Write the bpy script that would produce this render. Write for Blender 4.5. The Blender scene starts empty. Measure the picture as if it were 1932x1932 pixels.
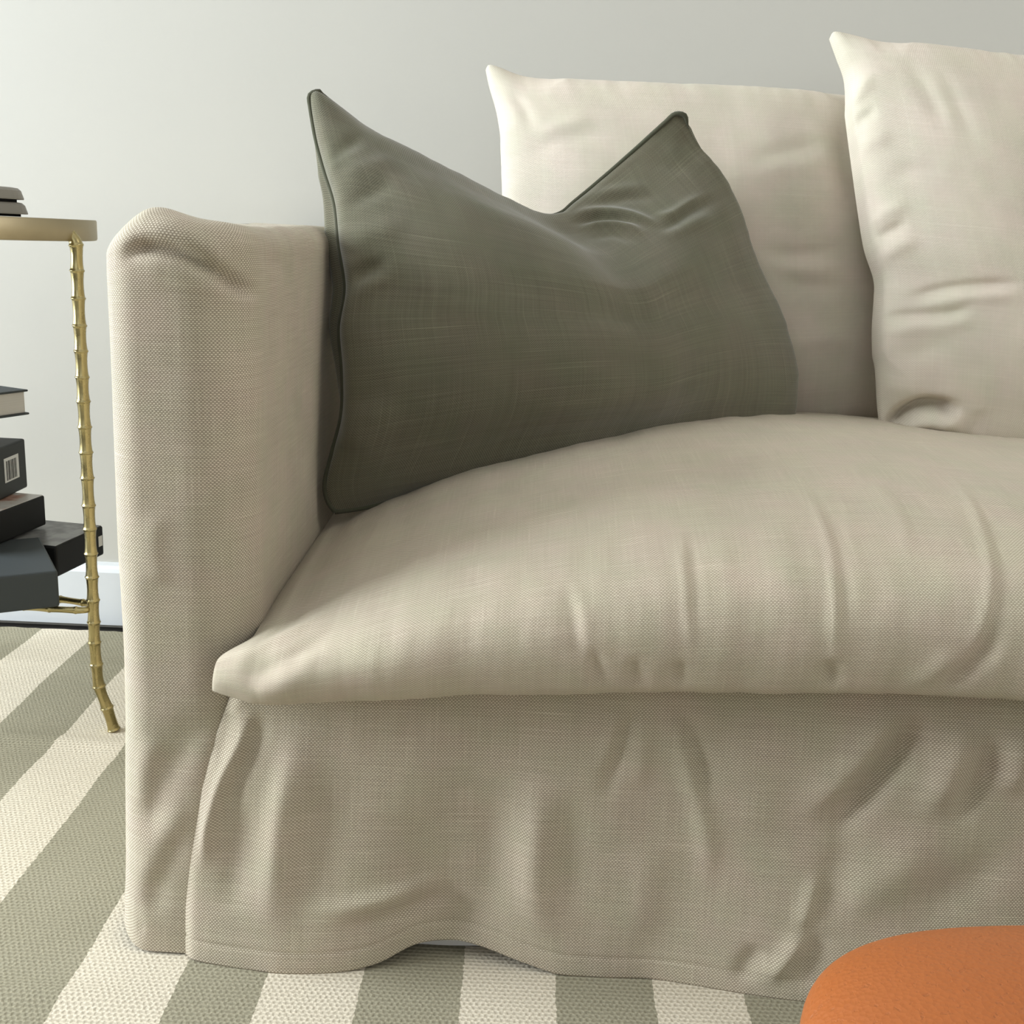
import bpy, bmesh, math, random
import numpy as np
from mathutils import Vector
from mathutils.bvhtree import BVHTree
rng = np.random.RandomState(7)
SC = bpy.context.scene

# ------------------------------------------------------------------ camera
H, F, PITCH, ROLL = 0.70, 2080.0, math.radians(13.9), math.radians(2.55)
fwd = np.array([0, math.cos(PITCH), -math.sin(PITCH)])
right = np.array([1.0, 0, 0]); upv = np.cross(right, fwd)
ci = math.cos(ROLL)*right + math.sin(ROLL)*upv
cj = -math.sin(ROLL)*right + math.cos(ROLL)*upv
cam = bpy.data.cameras.new('camera'); camo = bpy.data.objects.new('camera', cam)
SC.collection.objects.link(camo); SC.camera = camo
cam.sensor_width = 36; cam.lens = F/1932*36; cam.clip_start = 0.02
from mathutils import Matrix
camo.matrix_world = Matrix(((ci[0], cj[0], -fwd[0], 0), (ci[1], cj[1], -fwd[1], 0), (ci[2], cj[2], -fwd[2], H), (0, 0, 0, 1)))

# ------------------------------------------------------------------ light
W = bpy.data.worlds.new('world'); SC.world = W; W.use_nodes = True
W.node_tree.nodes['Background'].inputs[0].default_value = (0.80, 0.90, 1.0, 1)
W.node_tree.nodes['Background'].inputs[1].default_value = 1.0
SC.view_settings.view_transform = 'Standard'; SC.view_settings.look = 'None'
SC.view_settings.gamma = 1; SC.view_settings.use_curve_mapping = False
SC.view_settings.exposure = -0.06
def area(name, loc, rot, sx, sy, power, col):
    l = bpy.data.lights.new(name, 'AREA'); l.shape = 'RECTANGLE'; l.size = sx; l.size_y = sy
    l.energy = power; l.color = col
    o = bpy.data.objects.new(name, l); SC.collection.objects.link(o)
    o.location = loc; o.rotation_euler = rot
    return o
# daylight through the tall window in the left wall; plus a soft front fill lamp added behind the camera
area('window_light', (-3.15, .85, 1.30), (0, math.radians(-90), 0), 1.6, 1.8, 235, (0.87, 0.94, 1.0))
area('fill_light_back', (-0.2, -2.45, 1.55), (math.radians(90), 0, 0), 2.2, 1.5, 6, (1.0, 0.96, 0.90))
area('window_light_right', (2.72, 0.60, 1.55), (0, math.radians(90), 0), 1.9, 2.2, 30, (1.0, 0.94, 0.84))

# ------------------------------------------------------------------ helpers
C0 = np.array([0, 0, H])
def ray(px, py): return fwd*F + ci*(px-966) - cj*(py-966)
def atY(px, py, Y): d = ray(px, py); return C0 + d*(Y/d[1])
def atZ(px, py, Z): d = ray(px, py); return C0 + d*((Z-H)/d[2])
def A3(pts): return np.array([atY(*p) for p in pts])

def spline(P, n, closed=False):
    P = np.asarray(P, float)
    if len(P) == 2:
        t = np.linspace(0, 1, n)[:, None]; return P[0]*(1-t)+P[1]*t
    Q = np.vstack([2*P[0]-P[1], P, 2*P[-1]-P[-2]]); out = []
    for i in range(1, len(Q)-2):
        t = np.linspace(0, 1, 24, endpoint=False)[:, None]
        a, b, c, d = Q[i-1], Q[i], Q[i+1], Q[i+2]
        out.append(0.5*((2*b)+(-a+c)*t+(2*a-5*b+4*c-d)*t*t+(-a+3*b-3*c+d)*t**3))
    out.append(P[-1:]); S = np.vstack(out)
    L = np.r_[0, np.cumsum(np.linalg.norm(np.diff(S, axis=0), axis=1))]
    s = np.linspace(0, L[-1], n)
    return np.stack([np.interp(s, L, S[:, k]) for k in range(S.shape[1])], 1)

def smooth_interp(x, xs, ys):
    """C1 interpolation (monotone-ish hermite) of a table"""
    xs = np.asarray(xs, float); ys = np.asarray(ys, float); x = np.clip(x, xs[0], xs[-1])
    m = np.gradient(ys, xs); i = np.clip(np.searchsorted(xs, x)-1, 0, len(xs)-2)
    h = xs[i+1]-xs[i]; t = (x-xs[i])/h
    return ((2*t**3-3*t**2+1)*ys[i]+(t**3-2*t**2+t)*h*m[i]+(-2*t**3+3*t**2)*ys[i+1]+(t**3-t**2)*h*m[i+1])

def coons(top, bot, lef, rig):
    """top/bot: nu points left->right; lef/rig: nv points bottom->top"""
    nu, nv = len(top), len(lef)
    u = np.linspace(0, 1, nu)[:, None, None]; v = np.linspace(0, 1, nv)[None, :, None]
    return ((1-v)*bot[:, None]+v*top[:, None]+(1-u)*lef[None]+u*rig[None]
            - ((1-u)*(1-v)*bot[0]+u*(1-v)*bot[-1]+(1-u)*v*top[0]+u*v*top[-1]))

def normals(P):
    du = np.gradient(P, axis=0); dv = np.gradient(P, axis=1)
    n = np.cross(du, dv); return n/(np.linalg.norm(n, axis=2, keepdims=True)+1e-12)

def vnoise(U, V, scale, seed, octaves=3):
    """cheap value noise on coordinate arrays in metres"""
    r = np.random.RandomState(seed); G = r.rand(64, 64)*2-1; out = 0; amp = 1; tot = 0
    for o in range(octaves):
        x = U/scale*2**o+seed*3.1; y = V/scale*2**o+seed*1.7
        i = np.floor(x).astype(int); j = np.floor(y).astype(int); fx = x-i; fy = y-j
        fx = fx*fx*(3-2*fx); fy = fy*fy*(3-2*fy)
        g = lambda a, b: G[a % 64, b % 64]
        out = out+amp*((g(i, j)*(1-fx)+g(i+1, j)*fx)*(1-fy)+(g(i, j+1)*(1-fx)+g(i+1, j+1)*fx)*fy)
        tot += amp; amp *= 0.5
    return out/tot

def bvh_of(P):
    nu, nv = P.shape[:2]; idx = np.arange(nu*nv).reshape(nu, nv)
    f = np.stack([idx[:-1, :-1], idx[1:, :-1], idx[1:, 1:], idx[:-1, 1:]], -1).reshape(-1, 4)
    return BVHTree.FromPolygons([tuple(p) for p in P.reshape(-1, 3)], [tuple(int(k) for k in q) for q in f])

def crease(P, N, items):
    """P,N grids. items: (pixel path, depth [+ out, - in], width_a, width_b[, taper])  - each path is laid on the
    surface and the surface is pushed along its normal near it"""
    bv = bvh_of(P); D = np.zeros(P.shape[:2]); Q = P.reshape(-1, 3)
    Nf = N.reshape(-1, 3)
    for it in items:
        path, amp, wa, wb = it[:4]; taper = it[4] if len(it) > 4 else 0.25
        pts = []
        for p in spline(np.array(path, float), 26):
            h = bv.ray_cast(Vector(C0), Vector(ray(*p)).normalized())
            if h[0] is not None: pts.append(np.array(h[0]))
        if len(pts) < 4: continue
        S = np.array(pts); n = len(S)
        lo = S.min(0)-4*max(wa, wb); hi = S.max(0)+4*max(wa, wb)
        m = np.where(((Q > lo) & (Q < hi)).all(1))[0]
        if len(m) == 0: continue
        q = Q[m]; best = np.full(len(m), 1e9); tt = np.zeros(len(m)); side = np.zeros(len(m))
        for k in range(n-1):
            a, b = S[k], S[k+1]; ab = b-a; L2 = ab@ab+1e-12
            t = np.clip(((q-a)@ab)/L2, 0, 1); d = q-(a+t[:, None]*ab); dd = np.linalg.norm(d, axis=1)
            s = np.einsum('ij,ij->i', np.cross(ab, d), Nf[m])
            u = dd < best; best[u] = dd[u]; tt[u] = (k+t[u])/(n-1); side[u] = s[u]
        w = np.where(side > 0, wa, wb)
        tp = np.clip(np.minimum(tt, 1-tt)/max(taper, 1e-3), 0, 1); tp = tp*tp*(3-2*tp)
        D.reshape(-1)[m] += amp*tp*np.exp(-(best/w)**2)
    return D

COL = SC.collection
def link(name, mesh, mat=None, parent=None, smooth=True):
    o = bpy.data.objects.new(name, mesh); COL.objects.link(o)
    if mat: mesh.materials.append(mat)
    if smooth: mesh.polygons.foreach_set('use_smooth', [True]*len(mesh.polygons))
    if parent: o.parent = parent
    return o
def tag(o, label=None, cat=None, group=None, kind=None):
    if label: o['label'] = label
    if cat: o['category'] = cat
    if group: o['group'] = group
    if kind: o['kind'] = kind
    return o
def thing(name, loc, label, cat, group=None):
    o = bpy.data.objects.new(name, None); COL.objects.link(o); o.location = loc; o.empty_display_size = .05
    return tag(o, label, cat, group)
def child(o, root):
    """parent keeping world position (parts are modelled in world coordinates)"""
    o.parent = root; o.matrix_parent_inverse = Matrix.Translation(-Vector(root.location)); return o

def grids_to_mesh(name, grids, weld=1e-5):
    """grids: list of (P[nu,nv,3], UV[nu,nv,2], flip)"""
    V, Fc, UVs = [], [], []; off = 0
    for P, UV, flip in grids:
        nu, nv = P.shape[:2]; idx = np.arange(nu*nv).reshape(nu, nv)+off
        f = np.stack([idx[:-1, :-1], idx[1:, :-1], idx[1:, 1:], idx[:-1, 1:]], -1).reshape(-1, 4)
        if flip: f = f[:, ::-1]
        V.append(P.reshape(-1, 3)); UVs.append(UV.reshape(-1, 2)); Fc.append(f); off += nu*nv
    V = np.vstack(V); UVs = np.vstack(UVs); Fc = np.vstack(Fc)
    me = bpy.data.meshes.new(name)
    me.vertices.add(len(V)); me.vertices.foreach_set('co', V.ravel())
    me.loops.add(Fc.size); me.loops.foreach_set('vertex_index', Fc.ravel().astype(np.int32))
    me.polygons.add(len(Fc)); me.polygons.foreach_set('loop_start', np.arange(0, Fc.size, 4, dtype=np.int32))
    me.polygons.foreach_set('loop_total', np.full(len(Fc), 4, np.int32))
    uv = me.uv_layers.new(name='UVMap'); uv.data.foreach_set('uv', UVs[Fc.ravel()].ravel())
    me.update(calc_edges=True); me.validate()
    if weld and len(grids) > 1:
        bm = bmesh.new(); bm.from_mesh(me); bmesh.ops.remove_doubles(bm, verts=bm.verts, dist=weld)
        bm.to_mesh(me); bm.free()
    return me

def uv_len(P, scale_u=None):
    """arc-length style uv (metres) averaged over the grid, with true local stretch kept small"""
    du = np.r_[0, np.cumsum(np.linalg.norm(np.diff(P, axis=0), axis=2).mean(1))]
    dv = np.r_[0, np.cumsum(np.linalg.norm(np.diff(P, axis=1), axis=2).mean(0))]
    return np.stack(np.meshgrid(du, dv, indexing='ij'), -1)

def tube(path, radii, seg=12, cap=True):
    P = np.asarray(path, float); n = len(P); R = np.broadcast_to(radii, (n,))
    T = np.gradient(P, axis=0); T /= np.linalg.norm(T, axis=1, keepdims=True)+1e-12
    ref = np.array([0, 0, 1.0]) if abs(T[0][2]) < .9 else np.array([0, 1.0, 0])
    a = np.cross(T[0], ref); a /= np.linalg.norm(a); V = []
    for k in range(n):
        a = a-T[k]*(a@T[k]); a /= np.linalg.norm(a); b = np.cross(T[k], a)
        for s in range(seg):
            th = 2*math.pi*s/seg; V.append(P[k]+R[k]*(math.cos(th)*a+math.sin(th)*b))
    Fc = []
    for k in range(n-1):
        for s in range(seg):
            s2 = (s+1) % seg; Fc.append((k*seg+s, k*seg+s2, (k+1)*seg+s2, (k+1)*seg+s))
    if cap: Fc.append(tuple(range(seg-1, -1, -1))); Fc.append(tuple((n-1)*seg+s for s in range(seg)))
    me = bpy.data.meshes.new('tube'); me.from_pydata([tuple(v) for v in V], [], Fc)
    uv = me.uv_layers.new(name='UVMap')
    L = np.r_[0, np.cumsum(np.linalg.norm(np.diff(P, axis=0), axis=1))]
    for p in me.polygons:
        for li in p.loop_indices:
            vi = me.loops[li].vertex_index; uv.data[li].uv = (L[vi//seg], (vi % seg)/seg*.03)
    return me

def rbox(dx, dy, dz, r=0.002, seg=2):
    bm = bmesh.new(); bmesh.ops.create_cube(bm, size=1)
    for v in bm.verts: v.co = (v.co.x*dx, v.co.y*dy, v.co.z*dz)
    if r: bmesh.ops.bevel(bm, geom=bm.edges[:], offset=r, segments=seg, profile=.5, affect='EDGES')
    me = bpy.data.meshes.new('box'); bm.to_mesh(me); bm.free(); return me

def box_obj(name, lo, hi, mat, kind=None, r=0):
    lo = np.array(lo, float); hi = np.array(hi, float)
    me = rbox(*(hi-lo), r=r); o = link(name, me, mat, smooth=False); o.location = tuple((lo+hi)/2)
    if kind: o['kind'] = kind
    return o

# ------------------------------------------------------------------ materials
class NT:
    def __init__(s, name, rough=.8, spec=.3):
        s.m = bpy.data.materials.new(name); s.m.use_nodes = True; s.t = s.m.node_tree
        s.b = s.t.nodes['Principled BSDF']; s.b.inputs['Roughness'].default_value = rough
        s.b.inputs['Specular IOR Level'].default_value = spec
    def n(s, typ, **kw):
        nd = s.t.nodes.new(typ)
        for k, v in kw.items(): setattr(nd, k, v)
        return nd
    def set(s, sock, v):
        if hasattr(v, 'is_output') or hasattr(v, 'links'): s.t.links.new(v, sock)
        else: sock.default_value = v
    def math(s, op, a, b=None, c=None, clamp=False):
        nd = s.n('ShaderNodeMath', operation=op); nd.use_clamp = clamp
        s.set(nd.inputs[0], a)
        if b is not None: s.set(nd.inputs[1], b)
        if c is not None: s.set(nd.inputs[2], c)
        return nd.outputs[0]
    def mix(s, f, a, b, blend='MIX'):
        nd = s.n('ShaderNodeMix', data_type='RGBA', blend_type=blend)
        s.set(nd.inputs[0], f); s.set(nd.inputs[6], a); s.set(nd.inputs[7], b); return nd.outputs[2]
    def noise(s, vec, scale, detail=2, rough=.5, dim='3D'):
        nd = s.n('ShaderNodeTexNoise', noise_dimensions=dim); s.set(nd.inputs['Vector'], vec)
        nd.inputs['Scale'].default_value = scale; nd.inputs['Detail'].default_value = detail
        nd.inputs['Roughness'].default_value = rough; return nd.outputs[0]
    def ramp(s, f, stops):
        nd = s.n('ShaderNodeValToRGB'); s.set(nd.inputs[0], f); e = nd.color_ramp.elements
        while len(e) < len(stops): e.new(.5)
        for k, (p, c) in enumerate(stops): e[k].position = p; e[k].color = (*c, 1) if len(c) == 3 else c
        return nd.outputs[0]
    def remap(s, v, a, b, c, d):
        nd = s.n('ShaderNodeMapRange'); s.set(nd.inputs[0], v)
        for k, x in enumerate((a, b, c, d)): nd.inputs[k+1].default_value = x
        return nd.outputs[0]
    def uvxy(s):
        u = s.n('ShaderNodeUVMap'); x = s.n('ShaderNodeSeparateXYZ'); s.t.links.new(u.outputs[0], x.inputs[0])
        return u.outputs[0], x.outputs[0], x.outputs[1]
    def comb(s, x, y, z=0.0):
        nd = s.n('ShaderNodeCombineXYZ'); s.set(nd.inputs[0], x); s.set(nd.inputs[1], y); s.set(nd.inputs[2], z); return nd.outputs[0]
    def bump(s, h, strength=.3, dist=.001):
        nd = s.n('ShaderNodeBump'); s.set(nd.inputs['Height'], h); nd.inputs['Strength'].default_value = strength
        nd.inputs['Distance'].default_value = dist; s.t.links.new(nd.outputs[0], s.b.inputs['Normal'])
    def color(s, c): s.set(s.b.inputs['Base Color'], c)

def c4(c): return (*c, 1.0)
def linen(name, light, dark, a=.0032, b=.0033, contrast=1.0, slub=.25, mottle=.06, bump=.5, sheen=.1, run=14, yarn=.28, yf=480):
    """plain weave: bright weft floats over darker warp, thick and thin yarns, slubs"""
    M = NT(name, .88, .15); uv, u, v = M.uvxy()
    wob = M.noise(uv, 60, 2); wob2 = M.noise(uv, 9, 2)
    uu = M.math('ADD', u, M.math('MULTIPLY', M.math('SUBTRACT', wob, .5), .0016))
    vv = M.math('ADD', v, M.math('MULTIPLY', M.math('SUBTRACT', wob2, .5), .006))
    cu = M.math('COSINE', M.math('MULTIPLY', uu, 2*math.pi/a))
    cv = M.math('COSINE', M.math('MULTIPLY', vv, 2*math.pi/b))
    prod = M.math('MULTIPLY', cu, cv)                       # checker of floats
    row = M.math('COSINE', M.math('MULTIPLY', vv, 4*math.pi/b))
    w = M.math('ADD', M.math('MULTIPLY', prod, .5), M.math('MULTIPLY', row, .28))
    yarn_h = M.noise(M.comb(M.math('MULTIPLY', u, run), M.math('MULTIPLY', v, yf)), 1, 1)
    yarn_v = M.noise(M.comb(M.math('MULTIPLY', u, yf), M.math('MULTIPLY', v, run)), 1, 1)
    sl = M.math('ADD', M.remap(yarn_h, .68, .84, 0, 1), M.math('MULTIPLY', M.remap(yarn_v, .68, .84, 0, 1), .7))
    th = M.math('ADD', M.math('MULTIPLY', M.math('SUBTRACT', yarn_h, .5), yarn), M.math('MULTIPLY', M.math('SUBTRACT', yarn_v, .5), yarn*.8))
    f = M.math('ADD', M.math('MULTIPLY', w, contrast*.55), .5)
    f = M.math('ADD', f, M.math('MULTIPLY', th, .45*contrast))
    f = M.math('ADD', f, M.math('MULTIPLY', sl, slub), clamp=True)
    col = M.mix(f, c4(dark), c4(light))
    mot = M.noise(uv, 11, 3, .6)
    col = M.mix(1.0, col, M.ramp(mot, [(.3, tuple(1-mottle*x for x in (1.0, .8, .9))), (.7, (1+mottle*.6, 1+mottle*.4, 1+mottle*.5))]), 'MULTIPLY')
    mot2 = M.noise(uv, 19, 2, .5); col = M.mix(1.0, col, M.ramp(mot2, [(.35, (1.015, .985, 1.0)), (.65, (.985, 1.005, .975))]), 'MULTIPLY')
    M.color(col)
    M.b.inputs['Sheen Weight'].default_value = sheen; M.b.inputs['Sheen Roughness'].default_value = .5
    M.bump(M.math('ADD', f, M.math('MULTIPLY', M.noise(uv, 900, 2), .3)), bump, .0006)
    return M.m

def plain(name, col, rough=.7, spec=.3, metal=0, bumps=None, var=0):
    M = NT(name, rough, spec); M.b.inputs['Metallic'].default_value = metal
    tc = M.n('ShaderNodeTexCoord').outputs['Object']
    n1 = M.noise(tc, 6, 3)
    M.color(M.mix(n1, c4([max(0, x*(1-var)) for x in col]), c4([x*(1+var) for x in col])))
    if bumps: M.bump(M.noise(tc, bumps[0], 3), bumps[1], bumps[2])
    return M.m

m_linen = linen('natural_linen', (.72, .645, .51), (.135, .10, .06), contrast=1.35, slub=.12)
m_seat = linen('natural_linen_seat', (.73, .655, .52), (.20, .155, .10), a=.0031, b=.0032, contrast=1.15, slub=.14)
m_cream = linen('cream_linen', (.72, .66, .56), (.46, .40, .31), a=.0026, b=.0026, contrast=.9, slub=.10, mottle=.09, bump=.4, run=6, yarn=.5)
m_green = linen('sage_linen', (.225, .21, .142), (.033, .030, .016), a=.0026, b=.0026, contrast=1.0, slub=.30, mottle=.10, bump=.4, sheen=.35, run=6, yarn=.65, yf=640)
m_pipe = linen('sage_piping', (.10, .10, .065), (.035, .036, .022), a=.002, b=.002, contrast=.8, slub=.1, bump=.5)
m_lining = plain('white_lining_cloth', (.70, .69, .66), .85, .1, var=.04, bumps=(600, .2, .001))
m_wall = plain('painted_wall', (.52, .505, .455), .75, .25, var=.012, bumps=(260, .08, .0006))
m_room = plain('painted_room', (.46, .45, .42), .8, .2, var=.02)
m_trim = plain('white_trim_paint', (.66, .68, .69), .45, .4, var=.01, bumps=(90, .05, .0005))
m_ceil = plain('ceiling_paint', (.80, .79, .77), .9, .1, var=.01)
m_floor = plain('dark_floor', (.022, .020, .018), .45, .4, var=.3)
m_dark = plain('window_frame_paint', (.75, .75, .74), .5, .3)

# ------------------------------------------------------------------ room
YW = 1.845
box_obj('floor', (-3.3, -2.6, -.08), (2.9, YW+.1, 0), m_floor, 'structure')
box_obj('wall_back', (-3.3, YW, 0), (2.9, YW+.1, 2.6), m_wall, 'structure')
box_obj('ceiling', (-3.3, -2.6, 2.6), (2.9, YW+.1, 2.7), m_ceil, 'structure')
def wall_with_opening(name, lo, hi, axis, a0, a1, z0, z1, mat):
    """one mesh: a wall slab with a rectangular window opening (axis 0 or 1 runs along the wall)"""
    bm = bmesh.new()
    def bx(l, h):
        c = [(l[k]+h[k])/2 for k in range(3)]; r = bmesh.ops.create_cube(bm, size=1)
        for v in r['verts']: v.co = [c[k]+v.co[k]*(h[k]-l[k]) for k in range(3)]
    L, Hh = list(lo), list(hi)
    l, h = L[:], Hh[:]; h[axis] = a0; bx(l, h)
    l, h = L[:], Hh[:]; l[axis] = a1; bx(l, h)
    l, h = L[:], Hh[:]; l[axis] = a0; h[axis] = a1; h[2] = z0; bx(l, h)
    l, h = L[:], Hh[:]; l[axis] = a0; h[axis] = a1; l[2] = z1; bx(l, h)
    me = bpy.data.meshes.new(name); bm.to_mesh(me); bm.free()
    o = link(name, me, mat, smooth=False); o['kind'] = 'structure'; return o
wall_with_opening('wall_left', (-3.3, -2.6, 0), (-3.2, YW, 2.6), 1, -.05, 1.75, .5, 2.1, m_room)
wall_with_opening('wall_front', (-3.3, -2.6, 0), (2.9, -2.5, 2.6), 0, -1.3, .9, .75, 2.3, m_room)
wall_with_opening('wall_right', (2.8, -2.6, 0), (2.9, YW, 2.6), 1, -.5, 1.7, .6, 2.45, m_room)
def window(name, o0, o1, axis, fixed, z0, z1):
    bm = bmesh.new()
    def bx(a0, a1, b0, b1):
        r = bmesh.ops.create_cube(bm, size=1)
        for v in r['verts']:
            a = (a0+a1)/2+v.co.x*(a1-a0); z = (b0+b1)/2+v.co.z*(b1-b0); f = fixed+v.co.y*.05
            v.co = (a, f, z) if axis == 0 else (f, a, z)
    w = .05
    bx(o0, o1, z0, z0+w); bx(o0, o1, z1-w, z1); bx(o0, o0+w, z0, z1); bx(o1-w, o1, z0, z1)
    bx((o0+o1)/2-.02, (o0+o1)/2+.02, z0+w, z1-w)
    me = bpy.data.meshes.new(name); bm.to_mesh(me); bm.free()
    o = link(name, me, m_dark, smooth=False); o['kind'] = 'structure'
window('window_1', -.05, 1.75, 1, -3.27, .5, 2.1)
window('window_2', -1.3, .9, 0, -2.57, .75, 2.3)  # unseen window, added to go with the back fill lamp
window('window_3', -.5, 1.7, 1, 2.87, .6, 2.45)

# baseboard: plain board with a small bevelled cap
def extrude_x(name, prof, x0, x1, mat):
    n = len(prof); V = [(x0, y, z) for y, z in prof]+[(x1, y, z) for y, z in prof]
    Fc = [(k, (k+1) % n, n+(k+1) % n, n+k) for k in range(n)]+[tuple(range(n-1, -1, -1)), tuple(range(n, 2*n))]
    me = bpy.data.meshes.new(name); me.from_pydata(V, [], Fc); return link(name, me, mat, smooth=False)
bb = extrude_x('baseboard_back', [(YW, .010), (YW-.016, .010), (YW-.016, .106), (YW-.013, .112), (YW-.006, .116), (YW-.005, .121), (YW, .121)][::-1], -3.2, 2.8, m_trim)
bb['kind'] = 'structure'

# ------------------------------------------------------------------ rug
def rug():
    M = NT('striped_flatweave_wool', .92, .12)
    tc = M.n('ShaderNodeTexCoord'); sx = M.n('ShaderNodeSeparateXYZ'); M.t.links.new(tc.outputs['Object'], sx.inputs[0])
    X, Y = sx.outputs[0], sx.outputs[1]
    # stripe edges step from weft row to weft row
    rowid = M.math('SNAP', Y, .0032)
    jag = M.noise(M.comb(0.0, M.math('MULTIPLY', rowid, 1.0)), 420, 0)
    wave = M.noise(M.comb(0.0, Y), 3.0, 2)
    xx = M.math('ADD', X, M.math('MULTIPLY', M.math('SUBTRACT', jag, .5), .0045))
    xx = M.math('ADD', xx, M.math('MULTIPLY', M.math('SUBTRACT', wave, .5), .022))
    edges = [-1.2, -1.10, -1.0, -.905, -.805, -.705, -.605, -.51, -.392, -.293, -.213, -.123, -.028, .061, .154, .240, .33, .42, .51, .60, .69, .78, .87, .96, 1.05, 1.14, 1.23]
    # dark where the running sign is odd: left of -.805 green, -.805..-.705 cream ...
    s = None
    for k, e in enumerate(edges):
        st = M.math('GREATER_THAN', xx, e); sg = 1 if k % 2 == 0 else -1
        t = M.math('MULTIPLY', st, float(sg)); s = t if s is None else M.math('ADD', s, t)
    # s toggles 0/1; -.805 is index 4 -> 1 right of it (cream)
    wv = M.noise(M.comb(M.math('MULTIPLY', X, 330), M.math('MULTIPLY', Y, 330)), 1, 2)
    rib = M.math('COSINE', M.math('MULTIPLY', Y, 2*math.pi/.0052))
    kn = M.math('COSINE', M.math('ADD', M.math('MULTIPLY', X, 2*math.pi/.0058), M.math('MULTIPLY', M.math('SNAP', Y, .0052), 604.0)))
    h = M.math('ADD', M.math('MULTIPLY', rib, .25), M.math('MULTIPLY', kn, .18)); h = M.math('ADD', h, wv)
    big = M.noise(tc.outputs['Object'], 7, 3, .6)
    cream = M.mix(big, c4((.545, .485, .38)), c4((.63, .57, .46)))
    sage = M.mix(big, c4((.255, .235, .165)), c4((.325, .30, .22)))
    col = M.mix(s, sage, cream)
    col = M.mix(1.0, col, M.ramp(h, [(.25, (.80, .79, .77)), (.75, (1.08, 1.08, 1.07))]), 'MULTIPLY')
    M.color(col); M.bump(h, .55, .0016)
    x = np.linspace(-1.25, 1.35, 210); y = np.linspace(-.15, 1.795, 230)
    Xg, Yg = np.meshgrid(x, y, indexing='ij')
    Z = .012+.0022*vnoise(Xg, Yg, .22, 3)+.005*np.exp(-((Yg-1.385-.02*np.sin(Xg*4))/.018)**2)*np.clip((-.3-Xg)/.2, 0, 1)
    Z += .004*np.exp(-((Yg-.868)/.016)**2)*np.clip((-.28-Xg)/.12, 0, 1)
    Yg2 = Yg.copy(); Yg2[:, -1] += .003*vnoise(Xg[:, -1], Yg[:, -1], .01, 5)
    top = np.stack([Xg, Yg2, Z], -1)
    def skirt(e): b = e.copy(); b[:, 2] = 0; return np.stack([e, b], 1)
    g = [(top, np.stack([Xg, Yg], -1), False)]
    for e, fl in ((top[:, -1], True), (top[:, 0], False), (top[0], True), (top[-1], False)):
        s_ = skirt(e); g.append((s_, s_[..., :2].copy(), fl))
    o = link('rug', grids_to_mesh('rug', g), M.m)
    tag(o, 'flatwoven wool rug with wide cream and sage stripes running under the sofa', 'rug')
rug()

# ------------------------------------------------------------------ sofa
sofa = thing('sofa', (.66, 1.35, 0.012), 'natural linen slipcovered sofa with a high square arm and a loose skirt', 'sofa')
def arm_grid(x0, x1, y0, y1, z0, z1, mirror=False):
    """sheet wrapped round the arm: u goes outer back -> outer side -> front -> inner side -> back, v goes up and over the top"""
    w = x1-x0; r = .034
    ring = []   # horizontal outline (x, y)
    ring += [(x0, y) for y in np.linspace(y1, y0+r, 34)]
    ring += [(x0+r-r*math.cos(t), y0+r-r*math.sin(t)) for t in np.linspace(0, math.pi/2, 16)[1:-1]]
    ring += [(x, y0) for x in np.linspace(x0+r, x1-.056, 34)]
    R2 = .056
    ring += [(x1-R2+R2*math.sin(t), y0+R2-R2*math.cos(t)) for t in np.linspace(0, math.pi/2, 16)[1:-1]]
    ring += [(x1, y) for y in np.linspace(y0+R2, y1, 120)]
    ring = np.array(ring); L = np.r_[0, np.cumsum(np.linalg.norm(np.diff(ring, axis=0), axis=1))]
    cx = (x0+x1)/2
    rt = .024
    vs = []      # (inset, z)
    for z in np.linspace(z0, z1-rt, 190): vs.append((0, z))
    for t in np.linspace(0, math.pi/2, 14)[1:]: vs.append((rt*(1-math.cos(t)), z1-rt+rt*math.sin(t)))
    for q in np.linspace(0, 1, 16)[1:]: vs.append((rt+q*(w/2-rt), z1))
    P = np.zeros((len(ring), len(vs), 3)); UV = np.zeros((len(ring), len(vs), 2)); s = 0; pv = None
    for j, (ins, z) in enumerate(vs):
        lo = np.array([x0+ins, y0+ins]); hi = np.array([x1-ins, y1])
        # shrink outline towards the ridge line
        fx = np.clip((ring[:, 0]-cx)/(w/2), -1, 1); X = cx+fx*(w/2-ins)
        fy = (ring[:, 1]-y0)/(y1-y0); Yy = y0+ins+fy*(y1-y0-ins)
        P[:, j] = np.stack([X, Yy, np.full(len(ring), z)], 1)
        if pv is not None: s += math.hypot(ins-pv[0], z-pv[1])
        pv = (ins, z); UV[:, j, 0] = L; UV[:, j, 1] = s+z0
    return P, UV
P, UV = arm_grid(-.366, -.238, .962, 1.80, .014, .704)
zz = P[..., 2]
flare = np.clip(1-(zz-.012)/.32, 0, 1)**1.6
front = np.clip((1.06-P[..., 1])/.1, 0, 1)
P[..., 1] -= .027*flare*front
P[..., 0] -= .004*flare*np.clip((-.30-P[..., 0])/.04, 0, 1)
P[..., 1] -= .004*np.clip(1-((P[..., 0]+.302)/.064)**2, 0, 1)*np.clip((1.0-P[..., 1])/.03, 0, 1)
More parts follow.
